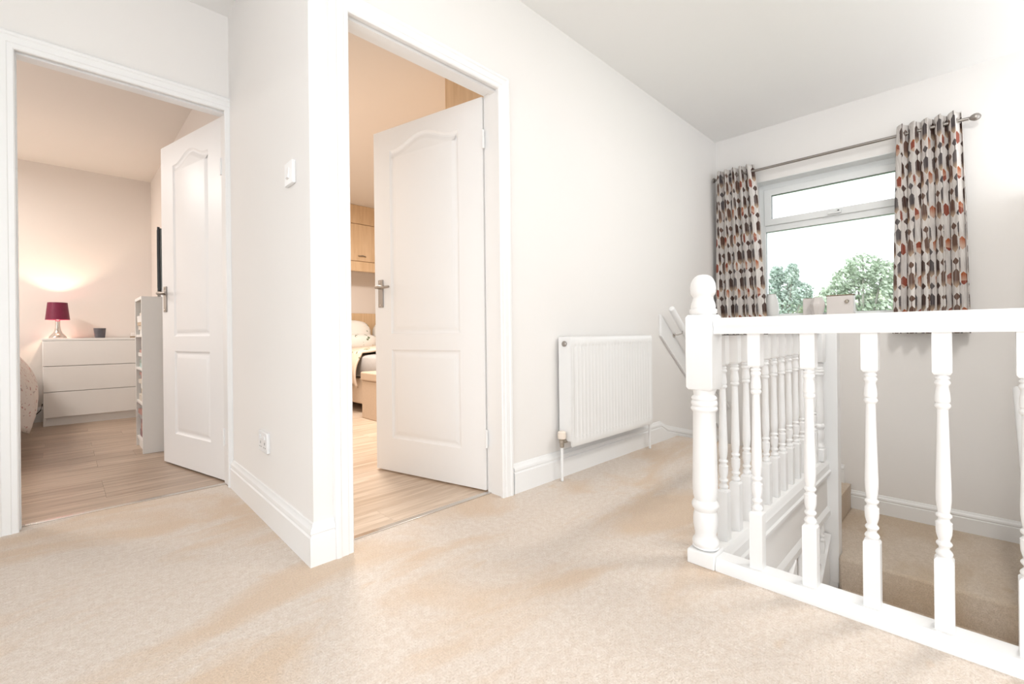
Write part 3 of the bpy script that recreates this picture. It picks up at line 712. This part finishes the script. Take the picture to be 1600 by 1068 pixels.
# pots on the sill
XPOT = XB + .055
def pot_round(name, label, y, prof, mat, rim=None, n=28):
    r = empty(name, (XPOT, y, WZ0)); tag(r, label, 'pot')
    MB().lathe(prof, seg=n).build('body', mat, r, angle=40)
    if rim: MB().lathe([(rim[0] - .006, rim[1] - .006), (rim[0], rim[1] - .004), (rim[0] + .0015, rim[1]), (rim[0] - .006, rim[1] + .001)], seg=n).build('rim', 'rimbrown', r, angle=40)
    return r
pot_round('vase', 'tall white vase on the sill beside the left curtain', 1.185, [(.036, 0), (.052, .03), (.058, .09), (.050, .16), (.036, .205), (.034, .215), (.030, .212), (.03, .1)], 'ceramic_w', (.033, .217))
r = empty('planter', (XPOT + .034, .905, WZ0)); tag(r, 'low pale rectangular planter behind the faceted pot', 'pot')
frame_pts = MB(); frame_pts.box((-.024, -.055, 0), (.024, .055, .165)); frame_pts.build('body', 'ceramic', r, bevel=.006)
MB().box((-.02, -.049, .1655), (.02, .049, .1675)).build('soil', 'rimbrown', r)
r = empty('faceted_pot', (XPOT - .028, .85, WZ0)); tag(r, 'small faceted pale pot on the middle of the sill', 'pot')
MB().lathe([(.028, 0), (.036, .04), (.052, .10), (.052, .115), (.034, .165), (.030, .163), (.03, .1)], seg=8).build('body', 'ceramic', r, smooth=False)
MB().lathe([(.030, .1655), (.0345, .167), (.029, .168)], seg=8).build('rim', 'ceramic_w', r, smooth=False)
r = empty('planter', (XPOT, .705, WZ0)); tag(r, 'wide pale planter with a small round knob on the sill', 'pot')
MB().box((-.042, -.085, 0), (.042, .085, .172)).build('body', 'ceramic', r, bevel=.006)
MB().box((-.044, -.087, .173), (.044, .087, .178)).build('rim', 'rimbrown', r, bevel=.001)
MB().lathe([(.002, -.016), (.010, -.014), (.014, -.008), (.012, -.003), (.007, 0)], (-.042, -.045, .125), 16, 'x').build('knob', 'brass', r)

# ------------------------------------------------------------------ outside: lawn, trees, hedge
struct(box('ground', (5, -30, -3.2), (60, 40, -3.0), 'lawn'), 'lawn outside beyond the window', 'lawn')
def foliage(mb, lobes, n, size, rr):
    for _ in range(n):
        c, rad = rr.choice(lobes)
        d = Vector((rr.gauss(0, 1), rr.gauss(0, 1), rr.gauss(0, 1))).normalized()
        p = Vector(c) + Vector((d.x * rad[0], d.y * rad[1], d.z * rad[2])) * (rr.uniform(.55, 1.0) ** .5) * rr.uniform(.85, 1.08)
        a = Vector((rr.gauss(0, 1), rr.gauss(0, 1), rr.gauss(0, 1))).normalized(); b = a.orthogonal().normalized(); cc = a.cross(b)
        s = size * rr.uniform(.6, 1.3)
        mb.add([p - b * s, p + cc * s * .5, p + b * s, p - cc * s * .5], [(0, 1, 2, 3)])
def tree(label, base, h, lobes, n, size, mat, seed, trunk=.16, cat='tree', name='garden_tree'):
    rr = random.Random(seed); r = empty(name, base); tag(r, label, cat)
    mb = MB(); mb.tube([(0, 0, 0), (.05, .06, h * .35), (.0, -.03, h * .65)], [trunk, trunk * .75, trunk * .45], 10)
    for c, rad in lobes:
        c = Vector(c); s0 = Vector((.03, .03, h * rr.uniform(.35, .6)))
        if c.z > s0.z: mb.tube([s0, s0.lerp(c, .5) + Vector((0, 0, .1)), c, c + Vector((0, 0, rad[2] * .7))], [trunk * .4, trunk * .28, trunk * .18, trunk * .06], 6)
    mb.build('trunk', 'bark', r)
    mb = MB(); foliage(mb, lobes, n, size, rr); o = mb.build('foliage', mat, r, smooth=False, fix=False)
    return r
# big spreading tree, right of the pane (about 18 m beyond the window)
lb = []
rr = random.Random(5)
for y, z, ry, rz in ((0, 6.15, .62, .55), (.55, 5.75, .55, .45), (-.55, 5.85, .55, .5), (1.0, 5.2, .5, .38), (-.95, 5.3, .5, .42), (.2, 5.3, .7, .4), (1.15, 4.75, .42, .3), (-1.05, 4.6, .5, .35), (-.2, 4.55, .5, .35)):
    lb.append(((rr.uniform(-.6, .6), y, z), (.6, ry, rz)))
tree('broad round topped haze-pale green tree outside the window at right', (22, 2.95, -2.9), 6.0, lb, 6000, .085, 'leaf_a', 8)
lb = []
for y, z, ry, rz in ((0, 5.45, .6, .8), (.5, 5.98, .32, .55), (-.35, 5.95, .25, .5), (.75, 5.2, .5, .7), (-.7, 5.0, .45, .55), (.2, 4.6, .9, .6), (1.1, 4.7, .4, .6)):
    lb.append(((rr.uniform(-.5, .5), y, z), (.55, ry, rz)))
tree('bushy blue green tree outside the window at left', (25, 6.3, -2.45), 5.6, lb, 5600, .095, 'leaf_b', 12)
lb = [((rr.uniform(-.4, .4), -2.9 + i * .62, 4.75 + .25 * math.sin(i * 1.7)), (.5, .5, .75)) for i in range(10)]
tree('low haze-pale green shrub bank between the two trees outside', (28, 5.4, -3.0), 4.4, lb, 5200, .1, 'leaf_c', 31, .08, 'shrub', 'shrub_bank')

# ------------------------------------------------------------------ bedroom with the red lamp
DX0, DX1, DY0, DY1, DZ = -.13, .67, 5.90, 6.28, .80
dr = empty('chest_of_drawers', (DX0, DY0, 0)); tag(dr, 'white three drawer chest against the bedroom wall', 'chest of drawers')
w_ = DX1 - DX0; dp = DY1 - DY0
MB().box((0, .004, 0), (.018, dp, DZ - .02)).build('side_panel', 'furn', dr, bevel=.0015)
MB().box((w_ - .018, .004, 0), (w_, dp, DZ - .02)).build('side_panel', 'furn', dr, bevel=.0015)
MB().box((-.003, -.006, DZ - .02), (w_ + .003, dp, DZ)).build('top', 'furn', dr, bevel=.002)
MB().box((.018, .02, .0), (w_ - .018, .036, .075)).build('plinth', 'furn', dr, smooth=False)
MB().box((.018, .008, .075), (w_ - .018, .34, DZ - .02)).build('carcass', 'furn', dr, smooth=False)
for i in range(3):
    z0 = .078 + i * .2345
    MB().box((.003, -.012, z0), (w_ - .003, .006, z0 + .2285)).build('drawer_front', 'furn', dr, bevel=.002)
la = empty('table_lamp', (-.03, 6.09, DZ + .0005)); tag(la, 'table lamp with burgundy shade and polished metal base on the white chest', 'lamp')
MB().lathe([(.060, 0), (.062, .004), (.062, .010), (.058, .018), (.046, .034), (.032, .052), (.023, .075), (.018, .105), (.0165, .15), (.018, .185), (.014, .19)], seg=32).build('base', 'chrome', la, angle=50)
MB().lathe([(.010, .185), (.010, .215), (.012, .218), (.012, .225)], seg=16).build('bulb_holder', 'black', la)
MB().lathe([(.010, .225), (.014, .232), (.018, .240), (.014, .248), (.006, .252)], seg=18).build('bulb', 'bulb', la, angle=60)
sh = MB(); v = []; seg = 40
prof = [(.085, .175), (.069, .338), (.067, .338), (.083, .175)]
for r_, z_ in prof:
    v += [(r_ * math.cos(2 * PI * i / seg), r_ * math.sin(2 * PI * i / seg), z_) for i in range(seg)]
sh.add(v, [(j * seg + i, j * seg + (i + 1) % seg, ((j + 1) % 4) * seg + (i + 1) % seg, ((j + 1) % 4) * seg + i) for j in range(4) for i in range(seg)]).build('lamp_shade', 'shade', la, angle=40)
pl = bpy.data.lights.new('table_lamp_bulb', 'POINT'); pl.energy = 5.0; pl.color = (1, .78, .55); pl.shadow_soft_size = .012
po = bpy.data.objects.new('table_lamp_bulb', pl); COL.objects.link(po); po.parent = la; po.location = (0, 0, .272)
cd = empty('candle_glass', (.262, 6.03, DZ + .0005)); tag(cd, 'dark smoked glass candle holder on the white chest', 'candle')
MB().lathe([(.036, 0), (.040, .004), (.047, .095), (.0445, .095), (.038, .012), (.002, .012)], seg=28).build('glass', 'candle', cd, angle=40)
MB().lathe([(.0375, .012), (.040, .05), (.004, .052)], seg=24).build('wax', 'ceramic', cd, angle=40)
tr_ = empty('trinket_box', (.52, 6.02, DZ + .0005)); tag(tr_, 'tiny wooden trinket box on the chest by the bookcase', 'box')
MB().box((-.03, -.02, 0), (.03, .02, .012)).build('box_base', 'rimbrown', tr_, bevel=.001); MB().box((-.022, -.015, .012), (.022, .015, .05)).build('lid', 'ceramic', tr_, bevel=.004)
# cable on the floor by the bed
tag(MB().tube([(-.137, 6.10, .19), (-.15, 6.09, .13), (-.19, 6.10, .085), (-.25, 6.16, .095), (-.36, 6.25, .16)], .004, 8).build('cable', 'black'), 'thin black cable hanging beside the white chest', 'cable')
# bookcase
bc = empty('bookcase', (.385, 3.985, 0)); tag(bc, 'narrow white open bookcase standing behind the bedroom door', 'bookcase')
BW, BD, BH = .30, .385, 1.08
MB().box((0, 0, 0), (BW, .018, BH)).build('side_panel', 'furn', bc, bevel=.0015)
MB().box((0, BD - .018, 0), (BW, BD, BH)).build('side_panel', 'furn', bc, bevel=.0015)
MB().box((.0, .018, BH - .02), (BW, BD - .018, BH)).build('top', 'furn', bc, smooth=False)
MB().box((BW - .006, .018, .06), (BW, BD - .018, BH - .02)).build('back_panel', 'furn', bc, smooth=False)
MB().box((.015, .018, 0), (.03, BD - .018, .06)).build('plinth', 'furn', bc, smooth=False)
for z in (.06, .325, .565, .80): MB().box((.004, .018, z), (BW - .006, BD - .018, z + .018)).build('shelf', 'furn', bc, bevel=.001)
bk = {}
for n, c in dict(cream=(.72, .66, .58, 1), white=(.8, .78, .75, 1), rose=(.50, .28, .25, 1), green=(.34, .40, .36, 1), teal=(.45, .58, .55, 1), plum=(.30, .17, .18, 1), tan=(.55, .42, .30, 1), grey=(.42, .40, .40, 1)).items(): bk[n] = plain('book_' + n, c, .6, var=.06, scale=30)
pages = plain('book_pages', (.80, .76, .68, 1), .9, var=.05, scale=80)
def book(name, label, cov, base, size, rz=0):
    """lying book, spine towards -X"""
    r = empty(name, base, rz); tag(r, label, 'book', 'books in the white bookcase'); d, w2, t = size
    mb = MB(); mb.box((0, -w2 / 2, 0), (d, w2 / 2, .003)); mb.box((0, -w2 / 2, t - .003), (d, w2 / 2, t)); mb.box((0, -w2 / 2, .003), (.003, w2 / 2, t - .003))
    mb.build('cover', bk[cov], r, smooth=False)
    MB().box((.003, -w2 / 2 + .003, .003), (d - .004, w2 / 2 - .003, t - .003)).build('pages', pages, r, smooth=False)
shelves = [(.818, 'top shelf', (('white', .034), ('cream', .03), ('tan', .024), ('white', .045), ('cream', .022))),
           (.583, 'second shelf', (('teal', .030), ('green', .026), ('grey', .022), ('white', .026), ('rose', .02))),
           (.343, 'third shelf', (('cream', .045), ('tan', .04), ('white', .035), ('cream', .030), ('rose', .03), ('rose', .018))),
           (.078, 'bottom shelf', (('plum', .05), ('rose', .045), ('plum', .04), ('grey', .03), ('rose', .03)))]
ordn = ['lowest', 'second lowest', 'third lowest', 'fourth', 'fifth', 'topmost']
rr = random.Random(9)
for zs_, nm, lst in shelves:
    z = zs_ + .0005
    for i, (c, t) in enumerate(lst):
        o_ = ordn[i] if i < len(lst) - 1 else 'topmost'
        book('book', f'{c} book, {o_} of the stack on the bookcase {nm}', c, (.395 + rr.uniform(.0, .012), 4.175 + rr.uniform(-.015, .02), z), (.15 + rr.uniform(0, .06), .25 + rr.uniform(-.03, .05), t), rr.uniform(-.05, .05)); z += t + .0005
# television on the bookcase, seen almost edge on
tv = empty('television', (.497, 4.075, 1.081), -math.atan2(.475, 4.02)); tag(tv, 'black flat screen television seen edge on above the bookcase', 'television')
MB().box((-.012, -.02, .045), (.004, .68, .50)).build('bezel', 'black', tv, bevel=.003)
MB().box((-.0135, .0, .065), (-.012, .66, .48)).build('screen', 'screen', tv, smooth=False)
MB().box((.004, -.016, .052), (.018, .676, .492)).build('side_band', plain('sheen_grey_plastic', (.16, .18, .18, 1), .25), tv, bevel=.003)  # grey colour carries the sheen on the set's side
MB().add([(.018, -.012, .055), (.018, .672, .055), (.018, .672, .488), (.018, -.012, .488), (.046, .03, .075), (.046, .63, .075), (.046, .63, .455), (.046, .03, .455)],
         [(4, 5, 6, 7), (0, 1, 5, 4), (1, 2, 6, 5), (2, 3, 7, 6), (3, 0, 4, 7), (3, 2, 1, 0)]).build('back_cover', plain('purple_black_plastic', (.025, .014, .02, 1), .35), tv, smooth=False)
MB().box((-.03, .02, .0), (.07, .26, .008)).build('stand_base', 'black', tv, bevel=.003); MB().box((.006, .10, .008), (.026, .20, .07)).build('stand_neck', 'chrome', tv, bevel=.002)
# bed with pink floral duvet
def cushion(name, a, b, mat, parent, pw=3.2, n=18, crumple=.0, seed=1, droop=None):
    """superellipsoid cushion between corners a and b"""
    rr = random.Random(seed); c = [(x + y) / 2 for x, y in zip(a, b)]; h = [(y - x) / 2 for x, y in zip(a, b)]
    mb = MB(); v = []; f = []; e = 2 / pw
    sp = lambda t: math.copysign(abs(t) ** e, t)
    for j in range(n + 1):
        ph = -PI / 2 + PI * j / n
        for i in range(2 * n):
            th = PI * i / n; x = sp(math.cos(ph)) * sp(math.cos(th)); y = sp(math.cos(ph)) * sp(math.sin(th)); z = sp(math.sin(ph))
            k_ = 1 + crumple * (math.sin(7 * x + 5 * z + seed) * math.sin(6 * y + 4 * z))
            v.append((c[0] + h[0] * x * k_, c[1] + h[1] * y * k_, c[2] + h[2] * z * k_))
    for j in range(n):
        for i in range(2 * n): f.append((j * 2 * n + i, j * 2 * n + (i + 1) % (2 * n), (j + 1) * 2 * n + (i + 1) % (2 * n), (j + 1) * 2 * n + i))
    return mb.add(v, f).build(name, mat, parent, angle=70)
def duvet(name, x0, x1, y0, y1, ztop, drop, mat, parent, seed, bulge=.07):
    """cover draped over a mattress, hanging on both long sides with folds"""
    rr = random.Random(seed); mb = MB(); ny = 46; prof = []
    for i in range(15): t = i / 14; prof.append((-1, t))            # left hang from hem to top
    mid = 16
    cols = [('l', i / 12) for i in range(13)] + [('m', i / mid) for i in range(1, mid)] + [('r', 1 - i / 12) for i in range(13)]
    for j in range(ny + 1):
        s = j / ny; y = y0 + (y1 - y0) * s; w1 = math.sin(s * 23 + seed); w2 = math.sin(s * 41 + 2 * seed)
        for kd, t in cols:
            if kd == 'm':
                x = x0 + (x1 - x0) * t; z = ztop + .02 * math.sin(9 * t + 6 * s) * math.sin(11 * s + 3 * t) + .03 * math.sin(PI * t)
            else:
                hem = drop * (1 + .10 * w1); z = ztop - hem * (1 - t) ** 1.0
                out = bulge * math.sin(PI * min(1, (1 - t) * .62 + .12)) * (1 + .35 * w1 * (1 - t)) + .018 * w2 * (1 - t)
                q = t ** 6
                x = (x0 - out * (1 - q)) if kd == 'l' else (x1 + out * (1 - q))
            mb.v.append((x, y, z))
    nc = len(cols)
    mb.f = [(j * nc + i, j * nc + i + 1, (j + 1) * nc + i + 1, (j + 1) * nc + i) for j in range(ny) for i in range(nc - 1)]
    o = mb.build(name, mat, parent, angle=75, fix=False); md = o.modifiers.new('thickness', 'SOLIDIFY'); md.thickness = .02; md.offset = -1; return o
b1 = empty('bed', (-1.02, 5.2, 0)); tag(b1, 'bed under a pink floral duvet at the left bedroom doorway edge', 'bed')
MB().box((-.72, -1.0, .08), (.70, .95, .30)).build('divan_base', 'greyfab', b1, bevel=.02)
cushion('mattress', (-.73, -1.0, .29), (.71, .96, .66), 'ceramic_w', b1, 9)
duvet('duvet', -.73, .715, -1.02, .66, .71, .50, 'floral_pink', b1, 4, .13)
cushion('pillow', (-.65, .55, .64), (-.02, .97, .80), 'floral_pink', b1, 3, crumple=.02); cushion('pillow', (.04, .55, .64), (.66, .97, .80), 'floral_pink', b1, 3, crumple=.02, seed=3)
for x_ in (-.65, .63):
    for y_ in (-.9, .85): MB().lathe([(.02, 0), (.025, .08)], (x_, y_, 0), 12).build('leg', 'black', b1)

# ------------------------------------------------------------------ second bedroom
ca = empty('overhead_cupboard', (2.2, 5.6, 1.63)); tag(ca, 'pale maple overhead cupboards above the bed', 'cupboard')
MB().box((-1.2, .02, .13), (2.1, .349, .86)).build('carcass', 'maple', ca, smooth=False)
MB().box((-1.2, -.0, .62), (2.1, .02, .86)).build('filler_panel', 'maple', ca, bevel=.002)
MB().box((-1.2, -.03, .0), (2.1, .02, .125)).build('pelmet', 'maple', ca, bevel=.004)
for i in range(6):
    x0 = -1.05 + i * .47
    d_ = MB().box((x0, -.004, .135), (x0 + .464, .018, .612)).build('cupboard_door', 'maple', ca, bevel=.003)
    MB().tube([(x0 + .18, -.006, .20), (x0 + .19, -.024, .196), (x0 + .232, -.03, .203), (x0 + .274, -.024, .196), (x0 + .284, -.006, .20)], [.006, .006, .0075, .006, .006], 10).build('handle', 'steel', d_)
wr = empty('wardrobe', (1.70, 1.72, 0)); tag(wr, 'tall maple wardrobe end glimpsed above the second door', 'wardrobe')
MB().box((0, 0, 0), (.018, .55, 2.48)).build('end_panel', 'maple', wr, bevel=.001); MB().box((1.4, 0, 0), (1.418, .55, 2.48)).build('end_panel', 'maple', wr, smooth=False)
MB().box((.018, 0, 2.40), (1.4, .55, 2.46)).build('top', 'maple', wr, smooth=False); MB().box((.018, .04, .0), (1.4, .53, .08)).build('plinth', 'maple', wr, smooth=False)
for i in range(3): MB().box((.004 + i * .4713, .552, .085), (.004 + i * .4713 + .467, .57, 2.40)).build('wardrobe_door', 'maple', wr, bevel=.002)
b2 = empty('bed', (2.9, 5.0, 0)); tag(b2, 'bed with green leaf print bedding behind the second door', 'bed')
MB().box((-.72, -.82, .09), (.72, .88, .36)).build('divan_base', 'ottoman', b2, bevel=.015)
cushion('mattress', (-.73, -.83, .35), (.73, .89, .60), 'greyfab', b2, 9)
duvet('duvet', -.73, .73, -.62, .50, .63, .34, 'floral_beige', b2, 2, .08)
MB().box((-.8, .90, .0), (.8, .945, 1.10)).build('headboard', 'maple', b2, bevel=.006)
for k_, x0 in enumerate((-.60, .10)):
    cushion('pillow', (x0, .40, .60), (x0 + .68, .86, .82), 'floral_green', b2, 3, crumple=.02, seed=k_)
    cushion('pillow', (x0 + .03, .62, .62), (x0 + .66, .89, 1.0), 'floral_green', b2, 3, crumple=.02, seed=k_ + 4)
for x_ in (-.66, .66):
    for y_ in (-.74, .8): MB().lathe([(.02, 0), (.025, .09)], (x_, y_, 0), 12).build('leg', 'black', b2)
ot = empty('ottoman_box', (2.31, 3.90, 0)); tag(ot, 'beige fabric storage ottoman at the foot of the bed', 'ottoman')
MB().box((-.255, -.27, 0), (.255, .255, .36)).build('body', 'ottoman', ot, bevel=.008)
MB().box((-.265, -.28, .362), (.265, .265, .445)).build('lid', 'ottoman', ot, bevel=.014)
